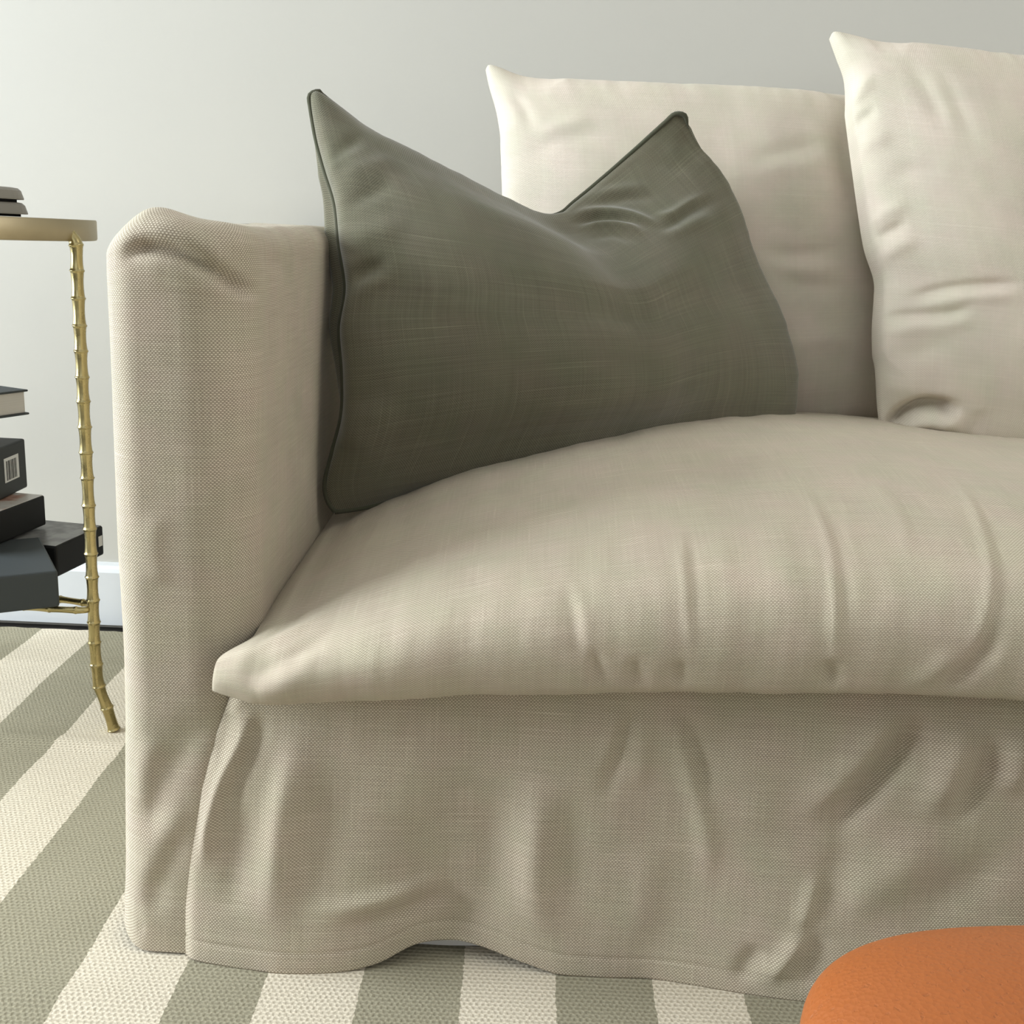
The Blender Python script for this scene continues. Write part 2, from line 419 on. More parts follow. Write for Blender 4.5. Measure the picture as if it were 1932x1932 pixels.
# softly stuffed: inner side bellies, top sags between front corner and back, corner peaks up
inner = np.clip((P[..., 0]+.30)/.06, 0, 1)
P[..., 0] += inner*.006*np.sin(np.clip((P[..., 1]-.96)/.8, 0, 1)*math.pi)*np.clip(zz/.5, 0, 1)
topm = np.clip((zz-.62)/.08, 0, 1)
P[..., 2] += topm*(.010*np.exp(-((P[..., 1]-.985)/.035)**2)*np.exp(-((P[..., 0]+.318)/.026)**2) - .004*np.exp(-((P[..., 1]-1.10)/.10)**2))
P[..., 2] -= topm*.014*np.clip((-.322-P[..., 0])/.044, 0, 1)**1.5
P[..., 2] += topm*.0016*vnoise(P[..., 0], P[..., 1], .06, 5)
N = normals(P)
if N[60, 60] @ np.array([0, -1, 0]) < 0: N = -N
D = .0022*vnoise(UV[..., 0], UV[..., 1], .13, 11)
D += crease(P, N, [
    ([(222, 492), (268, 470), (330, 478), (400, 512), (455, 545), (500, 560)], -.0115, .0075, .0055, .22),
    ([(240, 450), (300, 436), (370, 452), (430, 492), (480, 520)], .0045, .012, .012, .3),
    ([(235, 520), (300, 505), (380, 530), (450, 575)], .003, .014, .014, .3),
    ([(330, 415), (400, 452), (450, 500), (470, 540)], -.0025, .006, .010, .3),
    ([(470, 430), (490, 470), (560, 520)], -.0015, .012, .012),
    ([(460, 600), (440, 800), (450, 1000)], .002, .03, .03),
    ([(410, 1330), (340, 1420), (290, 1500), (262, 1600)], -.0045, .014, .02),
    ([(300, 1380), (275, 1460), (268, 1540)], .003, .012, .012),
    ([(352, 1500), (310, 1590), (270, 1680)], .0035, .012, .014),
    ([(300, 960), (290, 1040), (310, 1110)], .0022, .01, .012),
    ([(345, 1560), (300, 1660), (285, 1740)], -.003, .012, .012),
    ([(262, 1690), (262, 1740), (268, 1775)], -.0015, .0016, .0016),
])
P = P+N*D[..., None]
hem = P[:, :1].copy(); hem[..., 0] += 0.0; 
lift = .016*np.clip((-.334-P[..., 0])/.034, 0, 1.3)**2*np.clip(1-(P[..., 2]-.012)/.08, 0, 1); P[..., 2] += lift
arm_me = grids_to_mesh('arm', [(P, UV, False)])
arm = child(link('arm', arm_me, m_linen), sofa)
# the far arm, out of frame, is the same cover mirrored
Pm = P[::4, ::4].copy(); Pm[..., 0] = 1.32-Pm[..., 0]
child(link('arm', grids_to_mesh('arm_far', [(Pm, UV[::4, ::4], True)]), m_linen), sofa)

# skirt -------------------------------------------------------------
XR = 1.555
hem_x = [-.305, -.25, -.20, -.15, -.11, -.075, -.045, -.015, .03, .065, .10, .15, .20, .25, .30, .38, .5, .7, .9, 1.1, 1.3, 1.56]
hem_y = [.927, .917, .911, .916, .927, .943, .950, .945, .933, .927, .926, .927, .919, .910, .903, .897, .905, .92, .90, .92, .90, .92]
hem_z = [.013, .012, .012, .012, .017, .0285, .0295, .0285, .020, .013, .012, .012, .012, .012, .012, .012, .013, .02, .012, .016, .012, .013]
le = np.array([atY(*p) for p in [(345, 1812, .930), (345, 1720, .934), (350, 1640, .938), (360, 1560, .942), (370, 1490, .946), (385, 1440, .949), (405, 1385, .953), (432, 1312, .957), (440, 1290, .958)]])
nz, nx = 150, 420
tz = np.linspace(0, 1, nz)
Ps = np.zeros((nx, nz, 3)); UVs = np.zeros((nx, nz, 2))
ztop = .298
xleft_z = np.interp(np.linspace(.012, ztop, nz), le[:, 2], le[:, 0])
q = np.linspace(0, 1, nx)
# finer columns in view
qx = np.where(q < .72, q/.72*.46, .46+(q-.72)/.28*.54)
for i in range(nx):
    X = xleft_z+(XR-xleft_z)*qx[i]
    X0 = -.30+(XR+.30)*qx[i]
    zb = smooth_interp(np.array([X0]), hem_x, hem_z)[0]; yb = smooth_interp(np.array([X0]), hem_x, hem_y)[0]
    zc = np.interp(X0, [-.25, -.1, .12, .464, 1.2, 1.56], [.296, .304, .318, .327, .326, .30]); z = zb+(zc-zb)*tz
    y = .957+(yb-.957)*(1-tz)**1.15
    Ps[i, :, 0] = X; Ps[i, :, 1] = y; Ps[i, :, 2] = z
    UVs[i, :, 0] = X; UVs[i, :, 1] = z
Ns = normals(Ps); Ns = np.where((Ns[..., 1:2] > 0), -Ns, Ns)
far = np.clip((Ps[..., 0]-.5)/.1, 0, 1)
D = .0022*vnoise(Ps[..., 0], Ps[..., 2]*.5, .09, 21)*np.clip((.33-Ps[..., 2])/.1, 0, 1)
D += far*.008*np.sin(Ps[..., 0]*21)*(1-tz)[None]
D += crease(Ps, Ns, [
    ([(478, 1325), (455, 1400), (418, 1475), (392, 1560), (380, 1650)], .0075, .0075, .0070, .3),
    ([(500, 1335), (478, 1400), (445, 1480), (425, 1560)], -.0050, .009, .010, .3),
    ([(440, 1335), (425, 1380), (405, 1440)], -.004, .006, .006),
    ([(575, 1350), (550, 1450), (530, 1560), (520, 1680), (505, 1780)], .0100, .022, .016, .4),
    ([(640, 1440), (610, 1540), (590, 1660), (600, 1750)], -.0065, .028, .028, .4),
    ([(450, 1480), (445, 1600), (435, 1740)], -.0060, .016, .016, .4),
    ([(800, 1380), (780, 1480), (760, 1580)], .0030, .04, .04, .4),
    ([(560, 1722), (640, 1712), (720, 1695), (790, 1668), (860, 1640)], .0075, .009, .014, .45),
    ([(640, 1745), (730, 1730), (800, 1702), (880, 1672)], -.0055, .014, .009, .45),
    ([(820, 1780), (860, 1740), (900, 1690)], -.005, .02, .02, .4),
    ([(1020, 1440), (1015, 1560), (1010, 1680), (1040, 1800)], .0085, .022, .016, .4),
    ([(1075, 1480), (1070, 1600), (1085, 1740)], -.0045, .022, .022, .4),
    ([(940, 1440), (930, 1560), (920, 1700), (890, 1770)], -.0060, .022, .022, .4),
    ([(1205, 1312), (1180, 1370), (1158, 1450), (1140, 1520)], -.0050, .0075, .009, .35),
    ([(1178, 1320), (1155, 1400), (1140, 1460)], .0035, .009, .009, .35),
    ([(1215, 1330), (1212, 1420), (1205, 1500)], .0030, .009, .009, .35),
    ([(1262, 1315), (1300, 1370), (1325, 1440), (1345, 1520)], -.0050, .009, .008, .35),
    ([(1240, 1350), (1285, 1420), (1312, 1500), (1335, 1600), (1330, 1700)], .0045, .010, .010, .4),
    ([(1765, 1325), (1715, 1390), (1672, 1450), (1610, 1520), (1560, 1600)], -.0140, .013, .018, .35),
    ([(1735, 1318), (1680, 1370), (1640, 1420), (1590, 1480), (1490, 1540)], .0085, .014, .018, .35),
    ([(1825, 1350), (1800, 1420), (1775, 1480), (1740, 1560)], .0110, .017, .016, .4),
    ([(1880, 1370), (1865, 1440), (1835, 1500), (1790, 1560)], -.0075, .010, .012, .35),
    ([(1925, 1370), (1918, 1440), (1895, 1510)], .0080, .012, .014, .35),
    ([(1790, 1560), (1720, 1620), (1640, 1680), (1560, 1740)], .0055, .022, .022, .4),
    ([(1925, 1580), (1850, 1650), (1770, 1700), (1690, 1745)], -.0060, .02, .022, .4),
    ([(1600, 1530), (1590, 1600), (1560, 1700), (1530, 1750)], -.0040, .018, .014, .4),
    ([(1545, 1640), (1525, 1710), (1505, 1765)], .0050, .006, .009, .35),
    ([(1525, 1750), (1490, 1800), (1440, 1858)], .0070, .008, .010, .35),
    ([(1560, 1750), (1530, 1810), (1500, 1870)], -.0045, .012, .012, .35),
    ([(1440, 1780), (1410, 1820), (1395, 1860)], -.0045, .010, .010, .35),
    ([(1380, 1380), (1420, 1480), (1440, 1600)], .0035, .03, .03, .4),
    ([(1230, 1560), (1220, 1680), (1200, 1800)], .0040, .022, .022, .4),
])
# stitched hem groove and the raised side seam
hz = Ps[..., 2]-Ps[:, :1, 2]
D -= .0010*np.exp(-((hz-.020)/.0013)**2); D -= .0004*np.exp(-((hz-.002)/.002)**2)
sxd = Ps[..., 0]-xleft_z[None]
D += .0006*np.exp(-((sxd-.0)/.0025)**2)
Ps[..., 1] += .009*np.exp(-(sxd/.0055)**1.5)
Ps = Ps+Ns*D[..., None]
# thickness: fold back at the left edge and at the hem
ed = Ps[0]; back = np.stack([ed+np.array([.0010*k, .004*k, 0]) for k in (4, 3, 2, 1, 0)], 0)
Pl = np.concatenate([back[:-1], Ps], 0); UVl = np.concatenate([np.stack([UVs[0]-np.array([.004*k, 0]) for k in (4, 3, 2, 1)], 0), UVs], 0)
hb = [Pl[:, 0]+np.array([0, .0016*k, -.0002*k]) for k in (2, 1)]
hb = [Pl[:, 1]+np.array([0, .0035, 0])]+hb
Pl = np.concatenate([np.stack(hb, 1), Pl], 1); UVl = np.concatenate([np.repeat(UVl[:, :1], 3, 1), UVl], 1)
child(link('skirt', grids_to_mesh('skirt', [(Pl, UVl, False)]), m_linen), sofa)

# white lining hanging behind the skirt, frame, seat deck, low back
lx = np.linspace(-.22, 1.54, 120); lz = np.linspace(.0125, .25, 12); LX, LZ = np.meshgrid(lx, lz, indexing='ij')
LY = .968+.003*np.sin(LX*30)
Pn = np.stack([LX, LY, LZ], -1)
tag(child(link('lining', grids_to_mesh('lining', [(Pn, np.stack([LX, LZ], -1), False)]), m_lining), sofa), 'white lining cloth showing under the lifted hem')
def spart(name, lo, hi, r=.01, mat=None):
    me = rbox(*(np.array(hi)-np.array(lo)), r=r, seg=3)
    me.uv_layers.new(name='UVMap')
    for p in me.polygons:
        for li in p.loop_indices:
            c = me.vertices[me.loops[li].vertex_index].co; n = p.normal
            me.uv_layers[0].data[li].uv = (c.x, c.z) if abs(n.y) > .5 else ((c.y, c.z) if abs(n.x) > .5 else (c.x, c.y))
    o = link(name, me, mat or m_linen); o.location = tuple((np.array(lo)+np.array(hi))/2)
    return child(o, sofa)
spart('seat_deck', (-.239, .99, .10), (1.558, 1.74, .275))
spart('backrest', (-.30, 1.74, .03), (1.62, 1.82, .70), .03)

# ------------------------------------------------------------------ seat cushion
zs_x = [-.265, -.224, -.15, -.024, .12, .26, .464, 1.0, 1.56]
zs_z = [.293, .284, .290, .302, .311, .316, .321, .32, .29]
zt_x = [-.262, -.250, -.238, -.223, -.19, -.139, -.076, .019, .081, .206, .332, .458, .606, 1.0, 1.4, 1.50, 1.555]
zt_z = [.336, .345, .352, .356, .371, .392, .420, .449, .464, .486, .495, .493, .484, .49, .46, .43, .33]
prof = np.array([(.012, 0), (-.002, .03), (-.010, .12), (-.015, .27), (-.012, .42), (.002, .56), (.030, .68), (.080, .79), (.160, .895), (.26, .965), (.36, .998), (.45, 1.0), (.55, .965), (.66, .90), (.75, .80), (.80, .60), (.815, .30), (.815, 0)])
pr = spline(prof, 210)
nxc = 330
q = np.linspace(0, 1, nxc); xs = np.where(q < .74, (q/.74)**1.15*.93, .93+(q-.74)/.26*(1-.93/1.0)*1.0)
xs = np.where(q < .74, -.262+(q/.74)**1.25*.93, .668+(q-.74)/.26*(1.555-.668))
Pc = np.zeros((nxc, len(pr), 3))
for i in range(nxc):
    x = xs[i]; d = x+.262
    zs = np.interp(x, zs_x, zs_z); zt = smooth_interp(np.array([x]), zt_x, zt_z)[0]
    k = np.clip(d/.07, 0, 1)**.6
    yo = pr[:, 0].copy(); yo[:90] *= 1
    Y = .914+np.where(pr[:, 0] < .012, .012-(.012-pr[:, 0])*(0.25+.75*k), pr[:, 0])
    f = pr[:, 1]
    z = zs+(zt-zs)*f
    # left end: tip stands proud of the arm front, the rest is held in by the arm
    sq = np.clip((.985-Y)/.055, 0, 1)
    xl = -.2385-.024*sq*sq*(3-2*sq)*np.clip(1-f*.35, 0, 1)**.5
    X = np.where(x < -.15, xl+(x+.262)/(.112)*(-.15-xl), x)
    Pc[i, :, 0] = X; Pc[i, :, 1] = Y; Pc[i, :, 2] = z
Nc = normals(Pc)
if Nc[150, 100] @ np.array([0, 0, 1]) < 0: Nc = -Nc
D = .0025*vnoise(Pc[..., 0], Pc[..., 1]+Pc[..., 2], .12, 31)+.0016*vnoise(Pc[..., 0], (Pc[..., 1]+Pc[..., 2])*.22, .028, 33)
D *= np.clip((Pc[..., 0]+.25)/.05, 0, 1)
D += crease(Pc, Nc, [
    ([(1480, 870), (1530, 940), (1562, 1020), (1574, 1110), (1574, 1200), (1570, 1280)], .0030, .0050, .0042, .3),
    ([(1500, 900), (1565, 985), (1590, 1060), (1594, 1200)], -.0012, .006, .006, .3),
    ([(1552, 1000), (1560, 1100), (1560, 1200)], -.0012, .006, .006, .3),
    ([(1780, 880), (1835, 960), (1866, 1060), (1858, 1160), (1822, 1250)], .0030, .0050, .0045, .3),
    ([(1800, 900), (1855, 980), (1886, 1070), (1880, 1160), (1850, 1240)], -.0012, .007, .006, .3),
    ([(1620, 900), (1690, 960), (1720, 1060)], .0014, .006, .006, .3),
    ([(1280, 980), (1290, 1060), (1297, 1150), (1302, 1240)], .0026, .0045, .0045, .3),
    ([(1296, 1000), (1308, 1100), (1312, 1200)], -.0015, .005, .005, .3),
    ([(1062, 1080), (1082, 1160), (1090, 1220), (1120, 1280)], -.0022, .006, .007, .35),
    ([(1080, 1080), (1100, 1160), (1112, 1230)], .0016, .006, .006, .35),
    ([(1140, 1308), (1128, 1260), (1118, 1210)], -.0045, .006, .006, .45),
    ([(1212, 1308), (1200, 1270), (1195, 1230)], -.0040, .006, .006, .45),
    ([(1292, 1308), (1280, 1275), (1290, 1240)], -.0045, .007, .007, .45),
    ([(1572, 1308), (1570, 1270), (1560, 1240)], -.0055, .008, .008, .45),
    ([(1755, 1308), (1800, 1285), (1860, 1230), (1890, 1160)], -.0060, .008, .009, .4),
    ([(1700, 1300), (1760, 1270), (1810, 1220)], .0025, .010, .010, .4),
    ([(440, 1290), (500, 1262), (570, 1225), (650, 1175)], -.0040, .010, .013, .35),
    ([(425, 1262), (490, 1225), (560, 1190), (640, 1140)], .0030, .012, .010, .35),
    ([(470, 1310), (540, 1290), (600, 1270)], .0022, .010, .010, .35),
    ([(650, 1300), (760, 1240), (900, 1200)], .0016, .03, .03, .4),
])
Pc = Pc+Nc*D[..., None]
UVc = np.zeros(Pc.shape[:2]+(2,)); UVc[..., 0] = Pc[..., 0]
UVc[..., 1] = np.r_[0, np.cumsum(np.linalg.norm(np.diff(Pc[200], axis=0), axis=1))][None]
bot = np.stack([Pc[:, 0], Pc[:, -1]], 0)
tb = np.linspace(0, 1, 24)
Pb = Pc[:, :1]*(1-tb)[None, :, None]+Pc[:, -1:]*tb[None, :, None]
Pb[..., 2] -= (.012*np.sin(tb*math.pi)**.5)[None]*np.clip((Pc[:, 0, 0]+.25)/.1, 0, 1)[:, None]
UVb = np.stack([Pb[..., 0], Pb[..., 1]], -1)
me = grids_to_mesh('seat_cushion', [(Pc, UVc, False), (Pb, UVb, True)])
o = link('seat_cushion', me, m_seat)
tag(o, 'long overstuffed beige linen seat cushion with a pointed front corner', 'cushion')
seat_bvh = bvh_of(Pc)

# ------------------------------------------------------------------ pillows
def pillow(name, top, bot, lef, rig, mat, T=.11, Tb=.08, roll=.012, nu=190, nv=190, p=2.6, q=.55, creases=(), mod=None,
           side=0, rback=0, seed=1, uvscale=1.0, noise_amp=.002):
    tp, bt, lf, rg = spline(top, nu), spline(bot, nu), spline(lef, nv), spline(rig, nv)
    base = coons(tp, bt, lf, rg)
    u = np.linspace(0, 1, nu)[:, None]; v = np.linspace(0, 1, nv)[None]
    Nn = normals(base)
    if Nn[nu//2, nv//2, 1] > 0: Nn = -Nn
    # smooth the normal so both faces inflate cleanly
    n0 = Nn.reshape(-1, 3).mean(0); n0 /= np.linalg.norm(n0); Nn = Nn*.35+n0*.65; Nn /= np.linalg.norm(Nn, axis=2, keepdims=True)
    su = np.abs(2*u-1)*np.ones_like(v); sv = np.abs(2*v-1)*np.ones_like(u)
    h = np.clip((1-su**p), 0, 1)**q*np.clip((1-sv**p), 0, 1)**q
    if mod is not None: hm = mod(u, v)
    else: hm = 1
    Fr = base+Nn*(h*T*hm)[..., None]
    # belly rolls outward past the seam
    c = base.mean((0, 1)); out = base-c; out -= (out@n0)[..., None]*n0; L = np.linalg.norm(out, axis=2, keepdims=True); out /= L+1e-9
    e = np.minimum(1-su, 1-sv); rollf = np.clip(e/.22, 0, 1); rollf = 6.0*rollf*(1-rollf)**2
    corner = np.clip((1.85-su-sv)/.3, 0, 1)**2
    Fr = Fr+out*(roll*rollf*corner)[..., None]
    if rback: Fr = Fr+out*(rback*np.clip((u-.7)/.3, 0, 1)**2*np.clip(e/.05, 0, 1)*np.clip((1-sv)/.12, 0, 1))[..., None]
    Nf = normals(Fr)
    if Nf[nu//2, nv//2] @ n0 < 0: Nf = -Nf
    U = u*np.linalg.norm(bt[-1]-bt[0])*np.ones_like(v); V = v*np.linalg.norm(lf[-1]-lf[0])*np.ones_like(u)
    edge = np.clip(e/.03, 0, 1)
    D = noise_amp*vnoise(U, V, .09, seed)*edge
    # seam puckers: fine gathers running in from the edges
    D += .0012*vnoise(U*3, V*.6, .05, seed+2, 2)*np.clip(1-(1-sv)/.18, 0, 1)*edge
    D += .0012*vnoise(U*.6, V*3, .05, seed+3, 2)*np.clip(1-(1-su)/.18, 0, 1)*edge
    if creases: D += crease(Fr, Nf, creases)*edge
    Fr = Fr+Nf*D[..., None]
    Bk = base-Nn*(h*Tb)[..., None]+out*(roll*rollf*corner)[..., None]
    if side:
        k = np.clip(su*(u < .5)*1.0, 0, 1); Bk = Bk+np.array([-side, .0, 0])*(np.exp(-((u-.06)/.07)**2)*np.clip(e/.02, 0, 1)*np.sin(np.clip((v-.25)/.72, 0, 1)*math.pi)**.7)[..., None]
    UV = np.stack([U, V], -1)*uvscale
    return Fr, Bk, UV, (tp, bt, lf, rg)

def seam_path(*c): return np.vstack(c)

# back cushion by the arm
top = A3([(916, 132, 1.64), (923, 122, 1.64), (945, 128, 1.64), (975, 140, 1.64), (1010, 147, 1.64), (1060, 150, 1.64), (1140, 155, 1.64), (1300, 163, 1.64), (1450, 171, 1.64), (1600, 180, 1.64), (1690, 172, 1.63)])
lef = A3([(985, 830, 1.60), (955, 600, 1.61), (950, 420, 1.62), (948, 300, 1.63), (938, 220, 1.635), (923, 165, 1.64), (916, 132, 1.64)])
rig = A3([(1690, 800, 1.60), (1700, 600, 1.61), (1700, 300, 1.62), (1690, 172, 1.63)])
bot = A3([(985, 830, 1.60), (1300, 826, 1.60), (1690, 800, 1.60)])
Fr, Bk, UV, _ = pillow('bc1', top, bot, lef, rig, m_cream, T=.085, Tb=.07, roll=.010, p=3.2, q=.5, nu=170, nv=150, seed=41, creases=[
    ([(1400, 300), (1480, 285), (1590, 262)], -.0022, .012, .014, .4),
    ([(1380, 330), (1470, 318), (1590, 310)], .0018, .014, .014, .4),
    ([(1420, 470), (1500, 478), (1600, 470)], -.0028, .010, .012, .4),
    ([(1430, 500), (1520, 510), (1610, 505)], .0020, .010, .010, .4),
    ([(1450, 530), (1540, 540), (1620, 545)], -.0022, .010, .012, .4),
    ([(1470, 650), (1560, 640), (1640, 650)], .0018, .016, .014, .4),
    ([(1000, 260), (1060, 235), (1130, 225)], .0020, .010, .012, .4),
    ([(985, 290), (1060, 262), (1160, 250)], -.0016, .012, .012, .4),
    ([(950, 165), (985, 200), (1010, 250)], -.0030, .008, .010, .4),
    ([(1590, 200), (1600, 300), (1620, 420)], -.005, .02, .02, .4),
])
o = link('back_cushion', grids_to_mesh('back_cushion', [(Fr, UV, False), (Bk, UV, True)]), m_cream)
tag(o, 'cream linen back cushion directly behind the sage green pillow', 'cushion')

# back cushion at the right edge, standing in front of it
top = A3([(1564, 74, 1.545), (1573, 60, 1.545), (1592, 63, 1.545), (1620, 72, 1.545), (1660, 82, 1.545), (1750, 95, 1.545), (1860, 112, 1.55), (1932, 120, 1.55), (2100, 140, 1.55), (2300, 150, 1.55)])
lef = A3([(1662, 822, 1.44), (1655, 770, 1.45), (1653, 700, 1.46), (1653, 620, 1.47), (1658, 560, 1.48), (1658, 525, 1.485), (1640, 470, 1.49), (1628, 400, 1.50), (1616, 320, 1.51), (1606, 255, 1.52), (1598, 200, 1.53), (1592, 150, 1.535), (1577, 110, 1.54), (1564, 74, 1.545)])
bot = A3([(1662, 822, 1.44), (1750, 838, 1.44), (1850, 850, 1.44), (2000, 868, 1.44), (2400, 880, 1.46)])
rig = A3([(2400, 880, 1.46), (2360, 600, 1.5), (2330, 350, 1.53), (2300, 150, 1.55)])
Fr, Bk, UV, _ = pillow('bc2', top, bot, lef, rig, m_cream, T=.085, Tb=.06, roll=.012, p=3.0, q=.5, nu=260, nv=230, seed=51, creases=[
    ([(1655, 822), (1680, 795), (1712, 772), (1745, 762), (1785, 766), (1815, 782)], -.0270, .0070, .012, .22),
    ([(1675, 822), (1710, 802), (1750, 795), (1800, 800), (1830, 798)], .0130, .014, .012, .3),
    ([(1845, 770), (1848, 800), (1835, 822)], -.0025, .014, .010, .4),
    ([(1700, 568), (1745, 552), (1800, 541), (1870, 536), (1940, 536)], -.0050, .006, .010, .3),
    ([(1720, 585), (1790, 566), (1870, 558), (1940, 556)], .0035, .010, .010, .3),
    ([(1655, 610), (1685, 596), (1740, 592), (1800, 588), (1850, 570)], -.0045, .006, .010, .3),
    ([(1665, 635), (1720, 618), (1790, 612), (1850, 600)], .0030, .010, .010, .3),
    ([(1640, 455), (1670, 440), (1720, 415)], -.0045, .007, .010, .4),
    ([(1632, 430), (1665, 405), (1720, 385)], .0035, .010, .010, .4),
    ([(1648, 500), (1690, 470), (1740, 450)], .0030, .010, .010, .4),
    ([(1602, 250), (1625, 225), (1660, 200)], -.0040, .008, .010, .4),
    ([(1600, 205), (1630, 160), (1640, 130)], .0040, .012, .010, .4),
    ([(1612, 300), (1640, 270), (1690, 250)], .0030, .012, .012, .4),
    ([(1700, 100), (1750, 170), (1790, 260)], -.0025, .010, .012, .4),
    ([(1760, 110), (1800, 180), (1850, 300)], -.0020, .010, .012, .4),
    ([(1660, 660), (1720, 665), (1820, 640)], -.0020, .012, .012, .4),
    ([(1655, 700), (1690, 730), (1760, 735)], .0030, .018, .012, .4),
    ([(1660, 345), (1720, 320), (1800, 320)], -.0020, .012, .012, .4),
])
o = link('back_cushion', grids_to_mesh('back_cushion', [(Fr, UV, False), (Bk, UV, True)]), m_cream)
tag(o, 'pale linen back cushion with a folded lower corner, cut by the right edge', 'cushion')

# sage pillow with a chopped top
top = A3([(583, 184, 1.375), (589, 172, 1.375), (603, 173, 1.377), (640, 200, 1.388), (700, 246, 1.398), (780, 290, 1.409), (860, 336, 1.420), (940, 378, 1.431), (1000, 404, 1.440), (1050, 406, 1.447), (1085, 380, 1.460), (1140, 334, 1.475), (1200, 281, 1.485), (1245, 240, 1.485), (1268, 220, 1.481), (1281, 211, 1.480), (1292, 218, 1.480)])
lef = A3([(632, 966, 1.280), (616, 940, 1.280), (614, 905, 1.282), (628, 850, 1.285), (645, 780, 1.287), (646, 700, 1.297), (641, 620, 1.313), (652, 545, 1.326), (640, 460, 1.338), (632, 385, 1.350), (612, 320, 1.360), (596, 260, 1.367), (583, 184, 1.375)])
bot = A3([(632, 966, 1.280), (700, 955, 1.293), (800, 925, 1.315), (900, 900, 1.328), (1050, 870, 1.342), (1250, 838, 1.400), (1400, 830, 1.430), (1490, 828, 1.450)])
rig = A3([(1494, 828, 1.470), (1496, 770, 1.490), (1484, 690, 1.500), (1452, 600, 1.510), (1412, 520, 1.510), (1376, 410, 1.505), (1332, 315, 1.497), (1299, 240, 1.485), (1292, 218, 1.480)])
def gmod(u, v):
    m = 1.0-.62*np.exp(-((u-.68)/.20)**2)*np.clip((v-.60)/.36, 0, 1)**1.2   # the chop
    m = m-.45*np.clip((u-.72)/.25, 0, 1)*np.clip((v-.70)/.25, 0, 1)
    m = m+.10*np.exp(-((u-.25)/.2)**2)*v
    return m
Fr, Bk, UV, (tp, bt, lf, rg) = pillow('green', top, bot, lef, rig, m_green, T=.118, Tb=.075, roll=.010, p=2.3, q=.62, nu=230, nv=210, seed=61, side=.022, rback=.012, mod=gmod, creases=[
    ([(652, 545), (672, 522), (700, 505), (745, 492)], -.0065, .009, .012, .4),
    ([(660, 575), (700, 540), (760, 515)], .0040, .012, .010, .4),
    ([(645, 470), (700, 440), (780, 430)], .0035, .016, .014, .4),
    ([(625, 350), (680, 320), (760, 300)], .0030, .012, .016, .4),
    ([(615, 290), (650, 280), (690, 250)], -.0030, .010, .010, .4),
    ([(640, 390), (690, 370), (750, 345)], -.0028, .010, .010, .4),
    ([(648, 790), (690, 745), (760, 715)], -.0035, .012, .014, .4),
    ([(640, 860), (690, 800), (760, 770)], .0030, .014, .012, .4),
    ([(1065, 412), (1100, 402), (1140, 398), (1185, 404), (1225, 418), (1260, 428)], .0055, .0065, .0060, .3),
    ([(1070, 424), (1110, 416), (1160, 413), (1215, 428)], -.0035, .0050, .0060, .3),
    ([(1085, 436), (1130, 424), (1180, 426), (1225, 446)], .0050, .0065, .0060, .3),
    ([(1100, 452), (1160, 442), (1210, 462)], -.0025, .008, .009, .35),
    ([(1235, 432), (1265, 428), (1290, 405), (1320, 385), (1360, 370)], -.0040, .007, .008, .3),
    ([(1225, 412), (1265, 405), (1300, 385), (1340, 365)], .0045, .007, .007, .3),
    ([(1240, 455), (1300, 425), (1360, 400)], .0040, .010, .010, .35),
    ([(1090, 380), (1160, 360), (1240, 350)], .0030, .008, .010, .4),
    ([(1110, 390), (1170, 375), (1250, 370)], -.0025, .007, .008, .4),
    ([(1285, 240), (1300, 270), (1340, 300)], -.0030, .010, .010, .4),
    ([(1210, 300), (1260, 310), (1320, 330)], -.0020, .010, .010, .4),
])
gp = thing('throw_pillow', tuple(A3([(1050, 880, 1.33)])[0]), 'large sage green linen throw pillow with piped seams and a chopped top', 'pillow')
child(link('pillow_cover', grids_to_mesh('pillow_cover', [(Fr, UV, False), (Bk, UV, True)]), m_green), gp)
loop = np.vstack([lf, tp[1:], rg[::-1][1:], bt[::-1][1:]])
loop = spline(loop[::6], 520)
cen_ = loop.mean(0); tpd = np.array([np.argmin(np.linalg.norm(tp-q_, axis=1)) for q_ in loop])/len(tp); tpm = np.array([np.linalg.norm(tp-q_, axis=1).min() for q_ in loop]) < .004
wr2 = (tpm & (tpd > .035) & (tpd < .56))*1.0
wr = np.clip((loop[:, 0]-.195)/.01, 0, 1)*np.clip((.862-loop[:, 2])/.012, 0, 1)
child(link('piping', tube(loop, .0031*(1-.97*wr)*(1-.8*wr2), 8), m_pipe), gp)

# ------------------------------------------------------------------ side table
def brass():
    M = NT('aged_brass', .26, .5); M.b.inputs['Metallic'].default_value = 1.0
    tc = M.n('ShaderNodeTexCoord').outputs['Object']
    n = M.noise(tc, 45, 3, .6)
    M.color(M.mix(n, c4((.33, .265, .12)), c4((.52, .44, .22))))
    M.set(M.b.inputs['Roughness'], M.remap(n, .3, .7, .20, .36)); return M.m
m_brass = brass()
M = NT('brushed_brass_rim', .42, .5); M.b.inputs['Metallic'].default_value = 1.0
tc = M.n('ShaderNodeTexCoord').outputs['Object']; n = M.noise(tc, 8, 4, .6)
M.color(M.mix(n, c4((.30, .25, .16)), c4((.42, .36, .24)))); m_rim = M.m
TC = np.array([-.805, 1.428]); TR = .25
table = thing('side_table', (TC[0], TC[1], .012), 'round brass side table on slender bamboo shaped legs left of the sofa', 'table')
bm = bmesh.new()
def ringv(r, z, n=96): return [bm.verts.new((TC[0]+r*math.cos(2*math.pi*k/n), TC[1]+r*math.sin(2*math.pi*k/n), z)) for k in range(n)]
prof_t = [(0.001, .6995), (TR-.006, .6995), (TR-.005, .6997), (TR-.0035, .700), (TR-.001, .700), (TR, .698), (TR, .676), (TR-.001, .674), (TR-.003, .6735), (TR-.004, .675), (TR-.004, .686), (.001, .686)]
rs = [ringv(r, z) for r, z in prof_t]
